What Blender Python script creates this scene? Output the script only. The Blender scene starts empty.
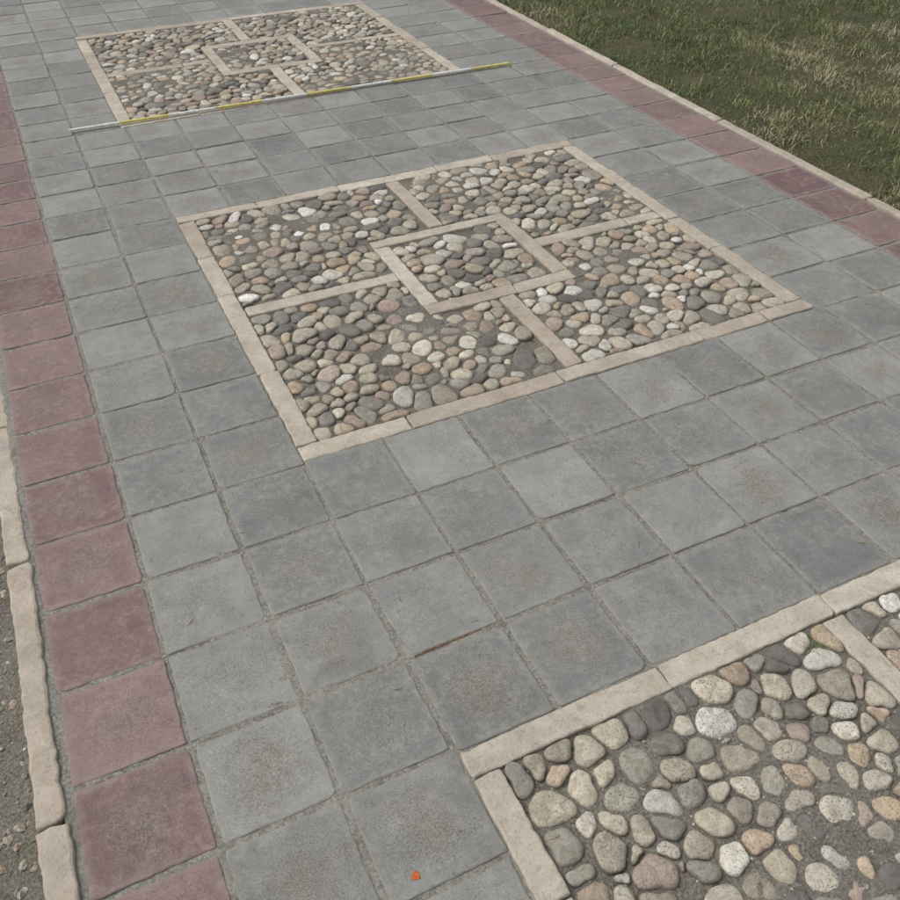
import bpy, math, random
import numpy as np
from mathutils import Matrix, Vector
random.seed(7); rng=np.random.default_rng(7)
U=0.2
S=bpy.context.scene
S.view_settings.view_transform='Standard'; S.view_settings.look='None'; S.view_settings.exposure=0
# ---------------------------------------------------------------- noise
_lat=rng.random((256,256))
def vnoise(x,y,f,ox=0.0,oy=0.0):
    x=np.asarray(x,float)*f+ox+100; y=np.asarray(y,float)*f+oy+100
    xi=np.floor(x).astype(int); yi=np.floor(y).astype(int)
    fx=x-xi; fy=y-yi; fx=fx*fx*(3-2*fx); fy=fy*fy*(3-2*fy)
    a=_lat[xi%256,yi%256]; b=_lat[(xi+1)%256,yi%256]; c=_lat[xi%256,(yi+1)%256]; d=_lat[(xi+1)%256,(yi+1)%256]
    return (a*(1-fx)+b*fx)*(1-fy)+(c*(1-fx)+d*fx)*fy
def fbm(x,y,f,o=3,s=0.0):
    r=0;a=1;t=0
    for k in range(o):
        r=r+a*vnoise(x,y,f*2**k,s+k*17.3,s*1.7+k*9.1); t+=a; a*=.5
    return r/t
# ---------------------------------------------------------------- mesh helpers
def make(name,verts,faces,mat,attr=None,parent=None,smooth=False):
    me=bpy.data.meshes.new(name); 
    me.from_pydata([tuple(v) for v in verts],[],faces)
    if attr is not None:
        a=me.attributes.new('info','FLOAT_VECTOR','POINT')
        a.data.foreach_set('vector',np.asarray(attr,dtype=np.float32).ravel())
    if smooth: me.polygons.foreach_set('use_smooth',[True]*len(me.polygons))
    me.materials.append(mat); me.update()
    o=bpy.data.objects.new(name,me); S.collection.objects.link(o)
    if parent: o.parent=parent
    return o
def make_np(name,V,F,mat,attr=None,parent=None,smooth=False):
    n=F.shape[1]; me=bpy.data.meshes.new(name)
    me.vertices.add(len(V)); me.vertices.foreach_set('co',V.astype(np.float32).ravel())
    me.loops.add(F.size); me.loops.foreach_set('vertex_index',F.astype(np.int32).ravel())
    me.polygons.add(len(F)); me.polygons.foreach_set('loop_start',np.arange(0,F.size,n,dtype=np.int32))
    me.polygons.foreach_set('loop_total',np.full(len(F),n,dtype=np.int32))
    me.update(calc_edges=True)
    if smooth: me.polygons.foreach_set('use_smooth',np.ones(len(F),dtype=bool))
    if attr is not None:
        a=me.attributes.new('info','FLOAT_VECTOR','POINT'); a.data.foreach_set('vector',attr.astype(np.float32).ravel())
    me.materials.append(mat); me.update()
    o=bpy.data.objects.new(name,me); S.collection.objects.link(o)
    if parent: o.parent=parent
    return o
def grid(name,x0,x1,y0,y1,step,zf,mat,parent=None):
    nx=max(2,int((x1-x0)/step)+1); ny=max(2,int((y1-y0)/step)+1)
    X,Y=np.meshgrid(np.linspace(x0,x1,nx),np.linspace(y0,y1,ny)); Z=zf(X,Y)+0*X
    V=np.stack([X,Y,Z],-1).reshape(-1,3)
    i=(np.arange(ny-1)[:,None]*nx+np.arange(nx-1)[None,:]).ravel()
    F=np.stack([i,i+1,i+nx+1,i+nx],-1)
    return make_np(name,V,F,mat,None,parent,True)
def empty(name):
    o=bpy.data.objects.new(name,None); S.collection.objects.link(o); return o
# ---------------------------------------------------------------- materials
class M:
    def __init__(s,name):
        s.m=bpy.data.materials.new(name); s.m.use_nodes=True; s.t=s.m.node_tree; s.n=s.t.nodes
        s.b=s.n['Principled BSDF']; s.l=s.t.links
        s.geo=s.n.new('ShaderNodeNewGeometry'); s.pos=s.geo.outputs['Position']
        s.b.inputs['Roughness'].default_value=.85
        if 'Specular IOR Level' in s.b.inputs: s.b.inputs['Specular IOR Level'].default_value=.25
    def set(s,i,v):
        if isinstance(v,bpy.types.NodeSocket): s.l.new(v,i)
        elif isinstance(v,(tuple,list)) : i.default_value=(v[0],v[1],v[2],1) if len(i.default_value)==4 else v
        else: i.default_value=v
    def attr(s):
        a=s.n.new('ShaderNodeAttribute'); a.attribute_name='info'
        x=s.n.new('ShaderNodeSeparateXYZ'); s.l.new(a.outputs['Vector'],x.inputs[0]); return x.outputs
    def noise(s,scale,detail=4,rough=.6,vec=None,dist=0.):
        n=s.n.new('ShaderNodeTexNoise'); n.inputs['Scale'].default_value=scale; n.inputs['Detail'].default_value=detail
        n.inputs['Roughness'].default_value=rough; n.inputs['Distortion'].default_value=dist
        s.l.new(vec or s.pos,n.inputs['Vector']); return n.outputs['Fac']
    def ramp(s,f,stops,interp='LINEAR'):
        r=s.n.new('ShaderNodeValToRGB'); r.color_ramp.interpolation=interp
        e=r.color_ramp.elements
        while len(e)<len(stops): e.new(.5)
        for k,(p,c) in enumerate(stops):
            e[k].position=p
            c=(c,c,c) if not isinstance(c,(tuple,list)) else c
            e[k].color=(c[0],c[1],c[2],1)
        s.l.new(f,r.inputs[0]); return r.outputs[0]
    def mix(s,f,a,b,mode='MIX'):
        m=s.n.new('ShaderNodeMix'); m.data_type='RGBA'; m.blend_type=mode; m.clamp_factor=True
        s.set(m.inputs[0],f); s.set(m.inputs[6],a); s.set(m.inputs[7],b); return m.outputs[2]
    def math(s,op,a,b=0.0,c=None,clamp=False):
        m=s.n.new('ShaderNodeMath'); m.operation=op; m.use_clamp=clamp
        s.set(m.inputs[0],a); s.set(m.inputs[1],b)
        if c is not None: s.set(m.inputs[2],c)
        return m.outputs[0]
    def wn(s,v,k):
        w=s.n.new('ShaderNodeTexWhiteNoise'); w.noise_dimensions='1D'; s.l.new(s.math('ADD',v,k),w.inputs['W']); return w.outputs['Value']
    def offs(s,v,k=37.):
        c=s.n.new('ShaderNodeVectorMath'); c.operation='ADD'; cb=s.n.new('ShaderNodeCombineXYZ')
        s.l.new(s.math('MULTIPLY',v,k),cb.inputs[2]); s.l.new(s.pos,c.inputs[0]); s.l.new(cb.outputs[0],c.inputs[1]); return c.outputs[0]
    def bump(s,h,strength,dist):
        b=s.n.new('ShaderNodeBump'); b.inputs['Strength'].default_value=strength; b.inputs['Distance'].default_value=dist
        s.l.new(h,b.inputs['Height']); s.l.new(b.outputs[0],s.b.inputs['Normal']); return b
    def col(s,c): s.set(s.b.inputs['Base Color'],c)

def tile_mat(name,dark,mid,light,centre,red=False):
    m=M(name); at=m.attr(); r=at[2]
    v=m.offs(r)
    base=m.mix(m.wn(r,1.3),dark,light)
    base=m.mix(.25,base,mid)
    big=m.noise(11,3,.7,v,.4)
    base=m.mix(m.ramp(big,[(.35,0),(.66,1)]),m.mix(1,base,(.9,.9,.9),'MULTIPLY'),m.mix(1,base,(1.15,1.14,1.1),'MULTIPLY'))
    dx=m.math('ABSOLUTE',at[0]); dy=m.math('ABSOLUTE',at[1])
    d=m.math('MAXIMUM',dx,dy)
    rr=m.math('SQRT',m.math('ADD',m.math('MULTIPLY',dx,dx),m.math('MULTIPLY',dy,dy)))
    w=m.math('ADD',rr,m.math('MULTIPLY',m.math('SUBTRACT',m.noise(15,4,.75,v),.5),2.4))
    cm=m.ramp(w,[(.15,1),(1.05,0)])
    cm=m.math('MULTIPLY',cm,m.ramp(m.wn(r,7.7),[(.1,.1),(.9,.9)]))
    base=m.mix(cm,base,centre)
    sp=m.noise(350,2,.8,v)
    base=m.mix(m.math('MULTIPLY',m.ramp(sp,[(.53,0),(.65,1)]),m.math('ADD',m.math('MULTIPLY',cm,.5),.45)),base,m.mix(1,base,(1.6,1.56,1.5),'MULTIPLY'))
    base=m.mix(m.math('MULTIPLY',m.ramp(sp,[(.35,1),(.47,0)]),m.math('ADD',m.math('MULTIPLY',cm,.5),.45)),base,m.mix(1,base,(.48,.48,.47),'MULTIPLY'))
    rn=m.noise(55,4,.78,v)
    rim=m.math('ADD',d,m.math('MULTIPLY',m.math('SUBTRACT',rn,.5),.34))
    base=m.mix(m.math('MULTIPLY',m.ramp(rim,[(.82,0),(.98,1)]),.6),base,(.28,.268,.23) if not red else (.28,.225,.205))
    st=m.noise(3.4,5,.76)
    base=m.mix(m.math('MULTIPLY',m.ramp(st,[(.49,0),(.62,1)]),.38),base,m.mix(1,base,(.64,.62,.58),'MULTIPLY'))
    pm=m.math('MULTIPLY',m.ramp(rn,[(.48,0),(.66,1)]),m.ramp(big,[(.4,.25),(.6,1)]))
    base=m.mix(m.math('MULTIPLY',pm,.45 if not red else .62),base,(.37,.36,.33) if not red else (.33,.262,.245))
    dk=m.ramp(rn,[(.3,1),(.39,0)])
    base=m.mix(m.math('MULTIPLY',dk,.5),base,(.1,.098,.088))
    m.col(base)
    m.bump(m.math('ADD',sp,m.math('MULTIPLY',rn,1.4)),.55,.0018)
    m.set(m.b.inputs['Roughness'],m.ramp(big,[(.3,.58),(.7,.85)]))
    return m.m
mat_grey=tile_mat('grey_concrete_tile',(.16,.166,.163),(.23,.234,.224),(.305,.306,.29),(.225,.208,.178))
mat_red=tile_mat('red_concrete_tile',(.145,.09,.088),(.2,.13,.125),(.27,.19,.18),(.2,.16,.142),True)

def stone_mat():
    m=M('limestone'); at=m.attr(); r=at[2]; v=m.offs(r)
    c=m.mix(m.wn(r,2.),(.41,.355,.285),(.54,.49,.405))
    n=m.noise(14,4,.7,v,.8)
    c=m.mix(m.ramp(n,[(.35,0),(.65,1)]),m.mix(1,c,(.9,.88,.85),'MULTIPLY'),m.mix(1,c,(1.15,1.15,1.17),'MULTIPLY'))
    n2=m.noise(34,5,.8,v,1.)
    c=m.mix(m.math('MULTIPLY',m.ramp(n2,[(.52,0),(.66,1)]),.5),c,(.27,.23,.175))
    n3=m.noise(7,4,.75)
    c=m.mix(m.math('MULTIPLY',m.ramp(n3,[(.49,0),(.68,1)]),.5),c,(.28,.262,.225))
    s=m.noise(210,2,.7,v)
    c=m.mix(m.math('MULTIPLY',m.ramp(s,[(.34,1),(.43,0)]),.4),c,(.18,.16,.125))
    m.col(c); m.bump(m.math('ADD',s,n2),.5,.003); return m.m
mat_stone=stone_mat()

def pebble_mat():
    m=M('river_pebble'); at=m.attr(); r=at[2]; v=m.offs(r,11.)
    c=m.ramp(m.wn(r,4.),[(0,(.18,.172,.16)),(.05,(.26,.25,.225)),(.14,(.36,.34,.29)),(.27,(.46,.42,.345)),(.42,(.53,.48,.385)),(.57,(.60,.56,.475)),(.68,(.42,.38,.315)),(.75,(.48,.385,.295)),(.82,(.42,.335,.285)),(.88,(.68,.65,.58)),(.93,(.51,.415,.3)),(.965,(.78,.75,.7))],'CONSTANT')
    c=m.mix(1,c,m.ramp(m.wn(r,9.),[(0,.78),(1,1.12)]),'MULTIPLY')
    n=m.noise(40,4,.75,v,1.)
    c=m.mix(m.ramp(n,[(.36,0),(.66,1)]),m.mix(1,c,(.72,.69,.64),'MULTIPLY'),m.mix(1,c,(1.15,1.14,1.12),'MULTIPLY'))
    s=m.noise(260,2,.7,v)
    c=m.mix(m.math('MULTIPLY',m.ramp(s,[(.36,1),(.46,0)]),m.ramp(m.wn(r,12.),[(0,.25),(1,.85)])),c,(.13,.12,.1))
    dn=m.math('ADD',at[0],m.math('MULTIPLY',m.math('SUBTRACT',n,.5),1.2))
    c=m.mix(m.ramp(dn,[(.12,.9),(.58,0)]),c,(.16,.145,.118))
    dust=m.noise(6,4,.75)
    c=m.mix(m.math('MULTIPLY',m.ramp(dust,[(.5,0),(.68,1)]),.35),c,(.25,.23,.195))
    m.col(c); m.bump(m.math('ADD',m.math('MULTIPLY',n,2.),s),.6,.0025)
    m.set(m.b.inputs['Roughness'],m.ramp(m.wn(r,20.),[(0,.65),(1,.9)])); return m.m
mat_peb=pebble_mat()

def soil_mat(name,a,b,c2,moss=.4,scale=1.,bs=.9,bd=.006):
    m=M(name)
    n=m.noise(8*scale,5,.76)
    c=m.mix(m.ramp(n,[(.35,0),(.65,1)]),a,b)
    g=m.noise(190*scale,3,.75)
    c=m.mix(m.ramp(g,[(.5,0),(.66,1)]),c,c2)
    c=m.mix(m.ramp(g,[(.34,.85),(.45,0)]),c,m.mix(1,c,(.5,.48,.46),'MULTIPLY'))
    if moss:
        c=m.mix(m.math('MULTIPLY',m.ramp(m.noise(5.3*scale,4,.75),[(.56,0),(.66,1)]),moss),c,(.095,.105,.05))
    m.col(c); m.b.inputs['Roughness'].default_value=.95
    m.bump(g,bs,bd); return m.m
mat_bed=soil_mat('silt_bed',(.14,.128,.104),(.215,.198,.165),(.3,.28,.24),.3)
mat_joint=soil_mat('joint_mortar',(.17,.162,.136),(.26,.248,.212),(.34,.325,.285),.35,1.,.6,.002)
mat_soil=soil_mat('bare_soil',(.13,.115,.092),(.2,.18,.148),(.3,.28,.24))
def lawn_mat():
    m=M('lawn_soil'); n=m.noise(3,4,.75); g=m.noise(110,3,.8)
    c=m.mix(m.ramp(n,[(.4,0),(.62,1)]),(.065,.078,.032),(.13,.12,.062))
    c=m.mix(m.ramp(g,[(.5,0),(.62,1)]),c,(.2,.185,.1))
    c=m.mix(m.ramp(g,[(.36,.9),(.45,0)]),c,(.04,.042,.022))
    m.col(c); m.bump(g,1,.02); return m.m
mat_lawn=lawn_mat()
def grass_mat():
    m=M('grass_blade'); at=m.attr()
    c=m.ramp(at[2],[(0,(.1,.15,.045)),(.35,(.165,.22,.07)),(.55,(.23,.27,.1)),(.74,(.34,.325,.15)),(.88,(.42,.37,.2)),(1,(.52,.46,.31))])
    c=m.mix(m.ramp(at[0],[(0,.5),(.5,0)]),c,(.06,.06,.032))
    m.col(c); m.b.inputs['Roughness'].default_value=.7
    return m.m
mat_grass=grass_mat()
def plain(name,c,rough=.6,n=60,amp=.25):
    m=M(name); k=m.noise(n,3,.7); c2=tuple(x*(1-amp) for x in c)
    m.col(m.mix(m.ramp(k,[(.4,0),(.6,1)]),c2,c)); m.b.inputs['Roughness'].default_value=rough; m.bump(k,.2,.001); return m.m

# ---------------------------------------------------------------- slabs
class Acc:
    def __init__(s): s.v=[];s.f=[];s.a=[]
def slab(A,x0,x1,y0,y1,zt,thick,bev,wob,rad,tilt=.0012,step=.02,rot=0.,chip=1.):
    r=random.random(); cx,cy=(x0+x1)/2,(y0+y1)/2; hx,hy=(x1-x0)/2,(y1-y0)/2
    tx,ty=random.uniform(-tilt,tilt),random.uniform(-tilt,tilt)
    pts=[]
    rads=[rad*(random.uniform(.4,1.6) if random.random()>.12 else random.uniform(2,3.5)) for _ in range(4)]
    cs=[(1,1,0),(-1,1,90),(-1,-1,180),(1,-1,270)]
    for k,(sx,sy,a0) in enumerate(cs):
        q=min(rads[k],hx*.6,hy*.6)
        for j in range(4):
            a=math.radians(a0+30*j); pts.append((sx*(hx-q)+q*math.cos(a),sy*(hy-q)+q*math.sin(a)))
        nx,ny,_=cs[(k+1)%4]; q2=min(rads[(k+1)%4],hx*.6,hy*.6)
        if k%2==0: e=(nx*(hx-q2),sy*hy); p=(sx*(hx-q),sy*hy)
        else: e=(sx*hx,ny*(hy-q2)); p=(sx*hx,sy*(hy-q))
        L=math.hypot(e[0]-p[0],e[1]-p[1]); n=max(2,int(L/step))
        for j in range(1,n):
            t=j/n; pts.append((p[0]+(e[0]-p[0])*t,p[1]+(e[1]-p[1])*t))
    P=np.array(pts); 
    ch=np.clip(vnoise(P[:,0]+cx,P[:,1]+cy,60,r*70)-.82,0,1)*6*chip
    W=(vnoise(P[:,0]+cx,P[:,1]+cy,22,r*90)-.5)*.9+(vnoise(P[:,0]+cx,P[:,1]+cy,120,r*50)-.5)*1.1-ch
    Nrm=np.sign(P)*(np.abs(P)/np.array([hx,hy]))**6; Nrm/=np.maximum(np.hypot(Nrm[:,0],Nrm[:,1]),1e-6)[:,None]
    P=P+Nrm*(W*wob)[:,None]
    n=len(P); base=len(A.v); ca,sa=math.cos(rot),math.sin(rot)
    bw=bev*(1+ (vnoise(P[:,0]+cx,P[:,1]+cy,70,r*31)-.3)*1.6)
    for off,z in ((0,-thick),(0,-1.0),(.3,-.35),(1.0,0.0)):
        for i in range(n):
            x,y=P[i]-Nrm[i]*bw[i]*off
            zz=zt+(z if z==-thick else z*bw[i])+tx*x/hx+ty*y/hy
            A.v.append((cx+x*ca-y*sa,cy+x*sa+y*ca,zz)); A.a.append((x/hx,y/hy,r))
    for k in range(3):
        for i in range(n):
            j=(i+1)%n; A.f.append((base+k*n+i,base+k*n+j,base+(k+1)*n+j,base+(k+1)*n+i))
    A.f.append(tuple(base+3*n+i for i in range(n)))

# tile lines (metres)
XL=[-1,0,1,2,3,4,5,6,7,7.97,8.92,9.84,10.88,11.94,13.0]
XL=[x*U for x in XL]
YL=[float(v) for v in range(-18,12)]
YL+= [11+.91*k for k in range(1,6)]
last=YL[-1]
YL+= [last+.975*k for k in range(1,8)]
last=YL[-1]
YL+= [last+1.0*k for k in range(1,40)]
YL=[y*U for y in YL]
panels=[(2.02*U,9.74*U,4.06*U,10.97*U),(2.02*U,9.74*U,-6.95*U,-.06*U),(1.90*U,9.76*U,15.54*U,22.36*U)]
path=empty('paved_path')
G=Acc(); Rr=Acc(); T=.35*U
for i in range(len(XL)-1):
    for j in range(len(YL)-1):
        x0,x1,y0,y1=XL[i],XL[i+1],YL[j],YL[j+1]
        cx,cy=(x0+x1)/2,(y0+y1)/2
        skip=False
        for (a,b,c,d) in panels:
            if a<cx<b and c<cy<d: skip=True
            elif a<cx<b:
                if abs(y0-d)<T and cy>d: y0=d-.002
                if abs(y1-c)<T and cy<c: y1=c+.002
            elif c<cy<d:
                if abs(x0-b)<T and cx>b: x0=b-.002
                if abs(x1-a)<T and cx<a: x1=a+.002
        if skip: continue
        g=random.uniform(.0034,.0060)
        A=Rr if i in(0,len(XL)-2) else G
        jx,jy=random.uniform(-.0015,.0015),random.uniform(-.0015,.0015)
        slab(A,x0+g+jx,x1-g+jx,y0+g+jy,y1-g+jy,random.gauss(.0003,.0007),.02,.0024,.0018,.0055,.0008,.011,rot=random.gauss(0,.004))
make('grey_tiles',G.v,G.f,mat_grey,G.a,path)
make('red_tiles',Rr.v,Rr.f,mat_red,Rr.a,path)
def drop(x,y):
    r=np.zeros_like(x)
    for (a,b,c,d) in panels:
        r=np.where((x>a+.012)&(x<b-.012)&(y>c+.012)&(y<d-.012),-.035,r)
    return r
grid('mortar_joints',XL[0]-.012,XL[-1]+.01,-1.42,4.6,.008,lambda x,y:-.0026+(fbm(x,y,40,3,5)-.5)*.005+drop(x,y),mat_joint,path)
grid('mortar_joints_far',XL[0]-.012,XL[-1]+.01,4.6,YL[-1],.05,lambda x,y:-.003+0*x,mat_joint,path)
grid('mortar_joints_near',XL[0]-.012,XL[-1]+.01,YL[0],-1.42,.05,lambda x,y:-.003+0*x,mat_joint,path)
# ---------------------------------------------------------------- pebble mosaics
def silt(x,y):
    m=fbm(x,y,3.2,4,11.); m=np.clip((m-.51)/.15,0,1)
    return -.0066+m*.0062+(fbm(x,y,45,3,2.)-.5)*.005
def clip(poly,nx,ny,c):
    out=[];n=len(poly)
    for i in range(n):
        p=poly[i];q=poly[(i+1)%n]; dp=p[0]*nx+p[1]*ny-c; dq=q[0]*nx+q[1]*ny-c
        if dp<=0: out.append(p)
        if (dp<0 and dq>0) or (dp>0 and dq<0):
            t=dp/(dp-dq); out.append((p[0]+(q[0]-p[0])*t,p[1]+(q[1]-p[1])*t))
    return out
def cells(sites,w,segs):
    gs=[sites];gw=[w]
    for (ax,c,a,b) in segs:
        o=1-ax
        d=np.abs(sites[:,ax]-c); k=(d<.05)&(sites[:,o]>a-.015)&(sites[:,o]<b+.015)
        m=sites[k].copy(); m[:,ax]=2*c-m[:,ax]; gs.append(m); gw.append(w[k])
    P=np.concatenate(gs);WW=np.concatenate(gw); res=[]
    D=((sites[:,None,:]-P[None])**2).sum(-1); N=np.argpartition(D,20,axis=1)[:,:20]
    for i in range(len(sites)):
        x,y=sites[i]; R=.06; poly=[(x-R,y-R),(x+R,y-R),(x+R,y+R),(x-R,y+R)]
        idx=N[i][np.argsort(D[i][N[i]])]
        for j in idx:
            if j==i: continue
            dx,dy=P[j]-sites[i]; L=dx*dx+dy*dy
            if L<1e-9: continue
            c=(P[j]@P[j]-sites[i]@sites[i]+w[i]-WW[j])/2
            poly=clip(poly,dx,dy,c)
            if len(poly)<3: break
        res.append(poly)
    return res
def centroid(p):
    a=0;cx=0;cy=0
    for i in range(len(p)):
        x0,y0=p[i];x1,y1=p[(i+1)%len(p)];c=x0*y1-x1*y0;a+=c;cx+=(x0+x1)*c;cy+=(y0+y1)*c
    return (cx/(3*a),cy/(3*a),a/2) if abs(a)>1e-9 else None
def mosaic(x0,x1,y0,y1,spacing,name_e,nseg,rings,bedstep,seed):
    E=empty(name_e); fw=.052
    A=Acc()
    def bar(a,b,c,d,horiz):
        L=(b-a) if horiz else (d-c); p=0
        while p<L-1e-6:
            l=random.uniform(.22,.46)
            if L-p-l<.12: l=L-p
            z=.0025+random.gauss(0,.001); k=random.uniform(-.0015,.0015)
            if horiz: slab(A,a+p+.0010,a+p+l-.0010,c+k,d+k,z,.03,.0026,.003,.004,.0015,.012,rot=random.gauss(0,.002))
            else: slab(A,a+k,b+k,c+p+.0010,c+p+l-.0010,z,.03,.0026,.003,.004,.0015,.012,rot=random.gauss(0,.002))
            p+=l
    mx=(x0+x1)/2; my=(y0+y1)/2; h=1.22*U
    bw=.05
    bar(x0,x1,y0,y0+fw,True); bar(x0,x1,y1-fw,y1,True)
    bar(x0,x0+fw,y0+fw+.002,y1-fw-.002,False); bar(x1-fw,x1,y0+fw+.002,y1-fw-.002,False)
    bar(mx-h,mx+h,my-h,my-h+bw,True); bar(mx-h,mx+h,my+h-bw,my+h,True)
    bar(mx-h,mx-h+bw,my-h+bw+.002,my+h-bw-.002,False); bar(mx+h-bw,mx+h,my-h+bw+.002,my+h-bw-.002,False)
    bar(x0+fw+.002,mx-h-.002,my-bw/2,my+bw/2,True); bar(mx+h+.002,x1-fw-.002,my-bw/2,my+bw/2,True)
    bar(mx-bw/2,mx+bw/2,y0+fw+.002,my-h-.002,False); bar(mx-bw/2,mx+bw/2,my+h+.002,y1-fw-.002,False)
    make('stone_frame',A.v,A.f,mat_stone,A.a,E)
    grid('silt_bed',x0+.01,x1-.01,y0+.01,y1-.01,bedstep,lambda x,y:silt(x,y),mat_bed,E)
    b=bw/2
    ix0,ix1,iy0,iy1=x0+fw,x1-fw,y0+fw,y1-fw
    segs=[(0,ix0,iy0,iy1),(0,ix1,iy0,iy1),(1,iy0,ix0,ix1),(1,iy1,ix0,ix1),
      (0,mx-h,my-h,my+h),(0,mx+h,my-h,my+h),(1,my-h,mx-h,mx+h),(1,my+h,mx-h,mx+h),
      (0,mx-h+bw,my-h+bw,my+h-bw),(0,mx+h-bw,my-h+bw,my+h-bw),(1,my-h+bw,mx-h+bw,mx+h-bw),(1,my+h-bw,mx-h+bw,mx+h-bw),
      (1,my-b,ix0,mx-h),(1,my+b,ix0,mx-h),(1,my-b,mx+h,ix1),(1,my+b,mx+h,ix1),
      (0,mx-b,iy0,my-h),(0,mx+b,iy0,my-h),(0,mx-b,my+h,iy1),(0,mx+b,my+h,iy1)]
    def ok(x,y,e=.004):
        if not(ix0+e<x<ix1-e and iy0+e<y<iy1-e): return False
        dx,dy=abs(x-mx),abs(y-my)
        if max(dx,dy)<h+e: return max(dx,dy)<h-bw-e
        if dy<b+e or dx<b+e: return False
        return True
    r=np.random.default_rng(seed); pts=[]
    tries=0; sp2=(spacing*.62)**2; cell={}
    target=int((ix1-ix0)*(iy1-iy0)/spacing**2*1.0)
    while len(pts)<target and tries<80000:
        tries+=1
        x=r.uniform(ix0,ix1);y=r.uniform(iy0,iy1)
        if not ok(x,y,.009): continue
        k=(int(x/.05),int(y/.05)); bad=False
        for a in(-1,0,1):
            for c in(-1,0,1):
                for q in cell.get((k[0]+a,k[1]+c),()):
                    if (q[0]-x)**2+(q[1]-y)**2<sp2: bad=True
        if bad: continue
        cell.setdefault(k,[]).append((x,y)); pts.append((x,y))
    sites=np.array(pts)
    w=r.normal(0,(spacing*.38)**2,len(sites))
    C=cells(sites,w,segs)
    TH=np.linspace(0,2*math.pi,nseg,endpoint=False)
    V=[];F=[];AT=[];nv=0
    prof=[]
    for k in range(rings+1):
        ph=math.pi/2*k/rings; prof.append((math.cos(ph)**.45 if k<rings else 0,math.sin(ph)**.85))
    for p in C:
        if len(p)<3: continue
        c=centroid(p)
        if not c or c[2]<(.010)**2: continue
        if r.random()<.015: continue
        cx,cy,_=c
        rad=np.full(nseg,1.)
        pa=np.array(p)-[cx,cy]
        for k,t in enumerate(TH):
            dx,dy=math.cos(t),math.sin(t);best=.05
            for i in range(len(pa)):
                ax,ay=pa[i];bx,by=pa[(i+1)%len(pa)];ex,ey=bx-ax,by-ay
                den=dx*ey-dy*ex
                if abs(den)<1e-12: continue
                s=(ax*ey-ay*ex)/den; u=(ax*dy-ay*dx)/den
                if s>0 and -1e-6<=u<=1.000001: best=min(best,s)
            rad[k]=best
        for _ in range(max(1,nseg//10)):
            rad=.25*np.roll(rad,1)+.5*rad+.25*np.roll(rad,-1)
        inset=r.uniform(.0006,.0024); rad=np.maximum(rad*r.uniform(.92,1.0)-inset,.004)
        ax0=.5*math.atan2((rad*np.sin(2*TH)).sum(),(rad*np.cos(2*TH)).sum())
        rad=rad*(1-r.uniform(0,.12)*np.sin(TH-ax0)**2)
        rad=rad*(1+.035*np.sin(TH*3+r.uniform(0,6))+.025*np.sin(TH*5+r.uniform(0,6)))
        rm=rad.mean(); 
        H=min(.0115,.36*rm+.004)*r.uniform(.8,1.2); top=.0030+r.normal(0,.0017)
        if rm<.009: top-=.0015
        tx,ty=r.normal(0,.08,2); rnd=r.random(); exp=r.uniform(.6,1.0)
        tex=r.uniform(0,50); start=nv
        for k in range(-1,rings):
            if k<0: f,z=.93,-.8
            else: f,z=prof[k]; f=f**exp
            x=rad*f*np.cos(TH); y=rad*f*np.sin(TH)
            z=top-H+H*z+ (tx*x+ty*y)*(1 if k>=0 else .3)
            z=z+((vnoise(x,y,90,tex,tex)-.5)*.0032+(vnoise(x,y,220,tex,tex)-.5)*.0013)*(0 if k<0 else 1)
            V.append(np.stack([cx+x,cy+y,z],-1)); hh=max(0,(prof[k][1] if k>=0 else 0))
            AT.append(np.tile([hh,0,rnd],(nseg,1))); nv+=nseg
        V.append(np.array([[cx,cy,top+(vnoise(0,0,90,tex,tex)-.5)*.0032]])); AT.append(np.array([[1,0,rnd]])); nv+=1
        for k in range(rings):
            for i in range(nseg):
                j=(i+1)%nseg; F.append((start+k*nseg+i,start+k*nseg+j,start+(k+1)*nseg+j,start+(k+1)*nseg+i))
        for i in range(nseg): F.append((start+rings*nseg+i,start+rings*nseg+(i+1)%nseg,nv-1))
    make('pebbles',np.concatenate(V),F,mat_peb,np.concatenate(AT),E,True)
    return E
mosaic(*panels[0],.052,'pebble_mosaic_panel',20,5,.007,3)
mosaic(*panels[1],.050,'pebble_mosaic_panel',30,7,.005,8)
mosaic(*panels[2],.052,'pebble_mosaic_panel',12,4,.02,5)

# ---------------------------------------------------------------- grit / gravel
def gravel(name,pts,mat):
    V=[];F=[];A=[];n=0
    oct=np.array([(1,0,0),(0,1,0),(-1,0,0),(0,-1,0),(0,0,1),(0,0,-1),(.7,.7,.3),(-.7,.6,.4),(-.6,-.7,.3),(.7,-.6,.4)],float)
    ff=[(0,6,4),(6,1,4),(1,7,4),(7,2,4),(2,8,4),(8,3,4),(3,9,4),(9,0,4),(6,0,5),(1,6,5),(7,1,5),(2,7,5),(8,2,5),(3,8,5),(9,3,5),(0,9,5)]
    for (x,y,z,s) in pts:
        a=random.uniform(0,6.28); ca,sa=math.cos(a),math.sin(a)
        o=oct*(1+rng.uniform(-.3,.3,(10,1)))*np.array([s,s*random.uniform(.6,1),s*random.uniform(.4,.8)])
        V.append(np.stack([x+o[:,0]*ca-o[:,1]*sa,y+o[:,0]*sa+o[:,1]*ca,z+o[:,2]],-1)); A.append(np.tile([.45,0,random.random()],(10,1)))
        F+= [tuple(n+q for q in f) for f in ff]; n+=10
    return make(name,np.concatenate(V),F,mat,np.concatenate(A),None,False)
pts=[]
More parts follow.
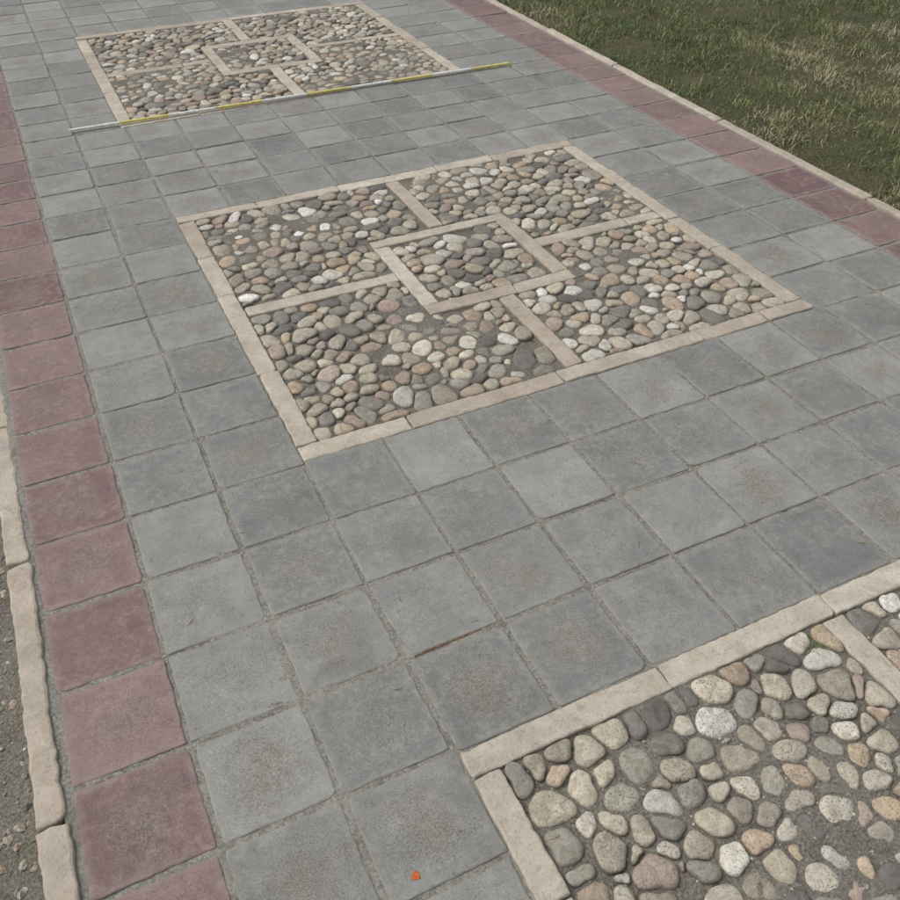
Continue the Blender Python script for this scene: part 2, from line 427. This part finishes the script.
for (a,b,c,d),k in ((panels[0],2200),(panels[1],2600)):
    X=rng.uniform(a+.06,b-.06,k);Y=rng.uniform(max(c,-.9)+.06,d-.06,k)
    Z=silt(X,Y)
    for x,y,z in zip(X,Y,Z): pts.append((x,y,z+.0005,random.choice([.0012,.0015,.002,.003])))
def soilz(x,y): 
    e=np.clip((-.25-x)/.12,0,1)
    return -.018-.022*e+(fbm(x,y,9,4,4.)-.5)*.03+(fbm(x,y,60,2,7.)-.5)*.008
for _ in range(4500):
    x=-.26-abs(random.gauss(0,.35)); y=random.uniform(-1.0,3.0)
    pts.append((x,y,float(soilz(x,y))+.001,random.choice([.002,.002,.003,.004,.006,.009])))
for _ in range(500):
    x=random.uniform(-.2,2.5); y=random.uniform(-.8,3.)
    pts.append((x,y,.001,random.choice([.0008,.0011,.0016])))
gravel('gravel',pts,mat_peb)

# ---------------------------------------------------------------- kerbs
K=Acc(); y=-2.75
while y<9:
    l=random.uniform(.42,.62)
    w=random.uniform(.040,.054)
    slab(K,XL[0]-.006-w,XL[0]-.006,y+.003,y+l-.003,.004+random.gauss(0,.002),.11,.004,.005,.005,.003,.014,rot=random.gauss(0,.006),chip=.35); y+=l
make('stone_kerb',K.v,K.f,mat_stone,K.a)
K=Acc(); y=-2.6
while y<10:
    l=random.uniform(.5,.9)
    slab(K,XL[-1]+.004,XL[-1]+.042,y+.002,y+l-.002,.006+random.gauss(0,.002),.12,.004,.003,.006,.002,.03,chip=.4); y+=l
make('stone_kerb',K.v,K.f,mat_stone,K.a)

# ---------------------------------------------------------------- ground
grid('dirt_verge',-3.2,XL[0]-.03,-2.,6.,.015,soilz,mat_soil)
mg=soil_mat('ground_soil',(.07,.07,.04),(.1,.09,.06),(.15,.14,.09),.4,.3)
grid('ground',-250,250,-250,250,10,lambda x,y:-.09+0*x,mg)
def lawnz(x,y):
    e=np.clip((x-2.66)/.12,0,1)
    return -.03+.02*e+(fbm(x,y,3,3,20.)-.5)*.04+(fbm(x,y,14,2,23.)-.5)*.015*1
grid('lawn',XL[-1]+.03,12,-3,14,.04,lawnz,mat_lawn)
def blades(n,x0,x1,y0,y1,sc,XY=None):
    if XY is None:
        X=rng.uniform(x0,x1,n);Y=rng.uniform(y0,y1,n)
        den=fbm(X,Y,7,3,40.); k=(rng.random(n)<np.clip((den-.33)*5,.12,1))
        k&=(X>XL[-1]+.045+rng.random(n)*.04)
        X,Y,den=X[k],Y[k],den[k]; n=len(X); Z=lawnz(X,Y)-.003
    else:
        X,Y=XY; n=len(X); den=np.full(n,.5); Z=silt(X,Y)-.001
    ln=rng.lognormal(math.log(.030),.35,n)*sc*(.5+den); wd=rng.uniform(.0014,.003,n)*sc
    a=rng.uniform(0,2*math.pi,n); lean=np.clip(rng.normal(.85,.4,n),.05,1.5)
    ca,sa=np.cos(a),np.sin(a); px,py=-sa,ca
    def pt(t,bend,w):
        L=ln*t; hz=np.sin(lean*bend)*L; vz=np.cos(lean*bend)*L
        return X+ca*hz+px*w,Y+sa*hz+py*w,Z+vz
    V=np.empty((n,5,3))
    for i,(t,b,w) in enumerate(((0,1,-.5),(0,1,.5),(.55,.8,.4),(.55,.8,-.4),(1,1.15,0))):
        q=pt(t,b,wd*w); V[:,i,0],V[:,i,1],V[:,i,2]=q
    cl=fbm(X,Y,2.6,4,60.)
    col=np.clip((cl-.5)*2.9+.40+rng.normal(0,.2,n),0,1)
    dead=rng.random(n)<.16; col[dead]=rng.uniform(.75,1,dead.sum())
    if XY is not None: col=rng.uniform(0,.5,n)
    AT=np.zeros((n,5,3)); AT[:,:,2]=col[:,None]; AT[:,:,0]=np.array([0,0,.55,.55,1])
    base=np.arange(n)[:,None]*5
    F=np.concatenate([base+np.array([[0,1,2]]),base+np.array([[0,2,3]]),base+np.array([[3,2,4]])])
    return V.reshape(-1,3),F,AT.reshape(-1,3)
B=[blades(200000,2.64,6.6,.2,6.4,1.05),blades(60000,2.64,12,-2,13,1.5)]
# ---------------------------------------------------------------- camera frame helper
cx,cy,ch,a,b,c,f=.281*U,-3.628*U,6.814*U,-.44,.858,-.006,883.84
Mx=Matrix.Rotation(a,4,'Z')@Matrix.Rotation(b,4,'X')@Matrix.Rotation(c,4,'Z')
for (wx,wy,n,s) in ((1.10,-.09,160,.014),(1.20,1.70,60,.012),(1.86,.98,60,.02),(.60,1.25,30,.01),(1.3,-.3,40,.012)):
    X=rng.normal(wx,s,n);Y=rng.normal(wy,s,n); B.append(blades(n,0,0,0,0,.42,(X,Y)))
Vs=[];Fs=[];As=[];o=0
for v_,f_,a_ in B: Vs.append(v_);Fs.append(f_+o);As.append(a_);o+=len(v_)
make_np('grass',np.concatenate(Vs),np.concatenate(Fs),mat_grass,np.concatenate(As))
Vs=[];Fs=[];n=0
for _ in range(150):
    x=random.uniform(-.2,2.6); y=random.uniform(-.7,3.6)
    if random.random()<.45: x=2.6-abs(random.gauss(0,.25)); y=random.uniform(.5,4)
    L_=random.uniform(.006,.022); t=random.uniform(0,6.28); w_=random.uniform(.0006,.0013); k=random.uniform(-.3,.3)
    z=.0035
    for s_,(q,dd) in enumerate(((-1,0),(0,k),(1,0))):
        bx=x+math.cos(t)*q*L_/2-math.sin(t)*dd*L_*.5; by=y+math.sin(t)*q*L_/2+math.cos(t)*dd*L_*.5
        Vs+= [(bx-math.sin(t)*w_,by+math.cos(t)*w_,z+(.0012 if s_==1 else 0)),(bx+math.sin(t)*w_,by-math.cos(t)*w_,z+(.0012 if s_==1 else 0))]
    Fs+=[(n,n+1,n+3,n+2),(n+2,n+3,n+5,n+4)]; n+=6
make('straw_litter',Vs,Fs,plain('dry_straw',(.36,.3,.19),.8))

# ---------------------------------------------------------------- surveying rod
E=empty('surveying_rod')
my_=plain('rod_yellow',(.68,.6,.2),.5); mw_=plain('rod_white',(.76,.76,.72),.5); mk=plain('rod_black',(.03,.03,.03),.5)
p0=np.array([.92,15.70])*U; p1=np.array([10.90,15.48])*U
d=(p1-p0); L=np.hypot(*d); ang=math.atan2(d[1],d[0])
def rodbox(nm,a,b,w,z0,z1,mat):
    import bmesh
    bm=bmesh.new(); bmesh.ops.create_cube(bm,size=1)
    for v in bm.verts: v.co=Vector(((a+b)/2+v.co.x*(b-a),v.co.y*w,(z0+z1)/2+v.co.z*(z1-z0)))
    if z1-z0>.003: bmesh.ops.bevel(bm,geom=bm.edges[:],offset=.001,segments=2,affect='EDGES')
    me=bpy.data.meshes.new(nm); bm.to_mesh(me); bm.free(); me.materials.append(mat)
    o=bpy.data.objects.new(nm,me); S.collection.objects.link(o); o.parent=E; return o
for k in range(10):
    rodbox('segment_%d'%k,L*k/10+.0004,L*(k+1)/10-.0004,.014,.007,.015,(mw_ if k in(0,2,4,6,8) else my_))
for k in range(20):
    rodbox('tick_%d'%k,L*k/20+.004,L*k/20+.0065,.006,.0152,.0157,mk)
E.location=(p0[0],p0[1],0); E.rotation_euler=(0,0,ang)

def blob(name,cx,cy,r,z,mat,th=.0012):
    n=22; a=np.linspace(0,2*math.pi,n,endpoint=False); rr=r*(.55+.9*vnoise(np.cos(a)*2,np.sin(a)*2,1.1,cx*99,cy*77))
    V=[(cx+math.cos(t)*q,cy+math.sin(t)*q,z) for t,q in zip(a,rr)]+[(cx+math.cos(t)*q*.8,cy+math.sin(t)*q*.8,z+th) for t,q in zip(a,rr)]
    F=[(i,(i+1)%n,n+(i+1)%n,n+i) for i in range(n)]+[tuple(range(n,2*n))]
    return make(name,V,F,mat)
def inv(u,v):
    d=Mx.to_3x3()@Vector(((u-450)/f,-(v-450)/f,-1)); t=-ch/d.z; return cx+d.x*t,cy+d.y*t
q=inv(416,877); blob('orange_paint_mark',q[0],q[1],.0065,.0016,plain('orange_paint',(.62,.15,.04),.6,300,.4),.0006)
q0=inv(414,656);q1=inv(482,628)
tw=Acc(); L2=math.hypot(q1[0]-q0[0],q1[1]-q0[1]); slab(tw,-L2/2,L2/2,-.0026,.0026,.0,.006,.0012,.0018,.002,.0003,.007)
o=make('rust_stained_joint',tw.v,tw.f,plain('rust_stain',(.2,.135,.085),.95,200,.5),tw.a); o.location=((q0[0]+q1[0])/2,(q0[1]+q1[1])/2,-.0006); o.rotation_euler=(0,0,math.atan2(q1[1]-q0[1],q1[0]-q0[0]))
cam=bpy.data.cameras.new('camera'); co=bpy.data.objects.new('camera',cam); S.collection.objects.link(co)
co.matrix_world=Matrix.Translation((cx,cy,ch))@Mx; cam.sensor_width=36; cam.lens=36*f/900; cam.clip_end=1000; cam.clip_start=.02
S.camera=co
# ---------------------------------------------------------------- light
el,az=math.radians(55),math.radians(300)
W=bpy.data.worlds.new('World'); S.world=W; W.use_nodes=True; nt=W.node_tree; bg=nt.nodes['Background']
sk=nt.nodes.new('ShaderNodeTexSky'); sk.sky_type='NISHITA'; sk.sun_disc=False; sk.sun_elevation=el; sk.sun_rotation=az; sk.dust_density=3; sk.air_density=1
hs=nt.nodes.new('ShaderNodeHueSaturation'); hs.inputs['Saturation'].default_value=.25
nt.links.new(sk.outputs[0],hs.inputs['Color']); nt.links.new(hs.outputs[0],bg.inputs[0]); bg.inputs[1].default_value=.15
sl=bpy.data.lights.new('sun','SUN'); sl.energy=1.2; sl.angle=math.radians(35); sl.color=(1,.975,.94)
so=bpy.data.objects.new('sun',sl); S.collection.objects.link(so)
dirv=Vector((math.sin(az)*math.cos(el),math.cos(az)*math.cos(el),math.sin(el)))
so.rotation_euler=dirv.to_track_quat('Z','Y').to_euler()
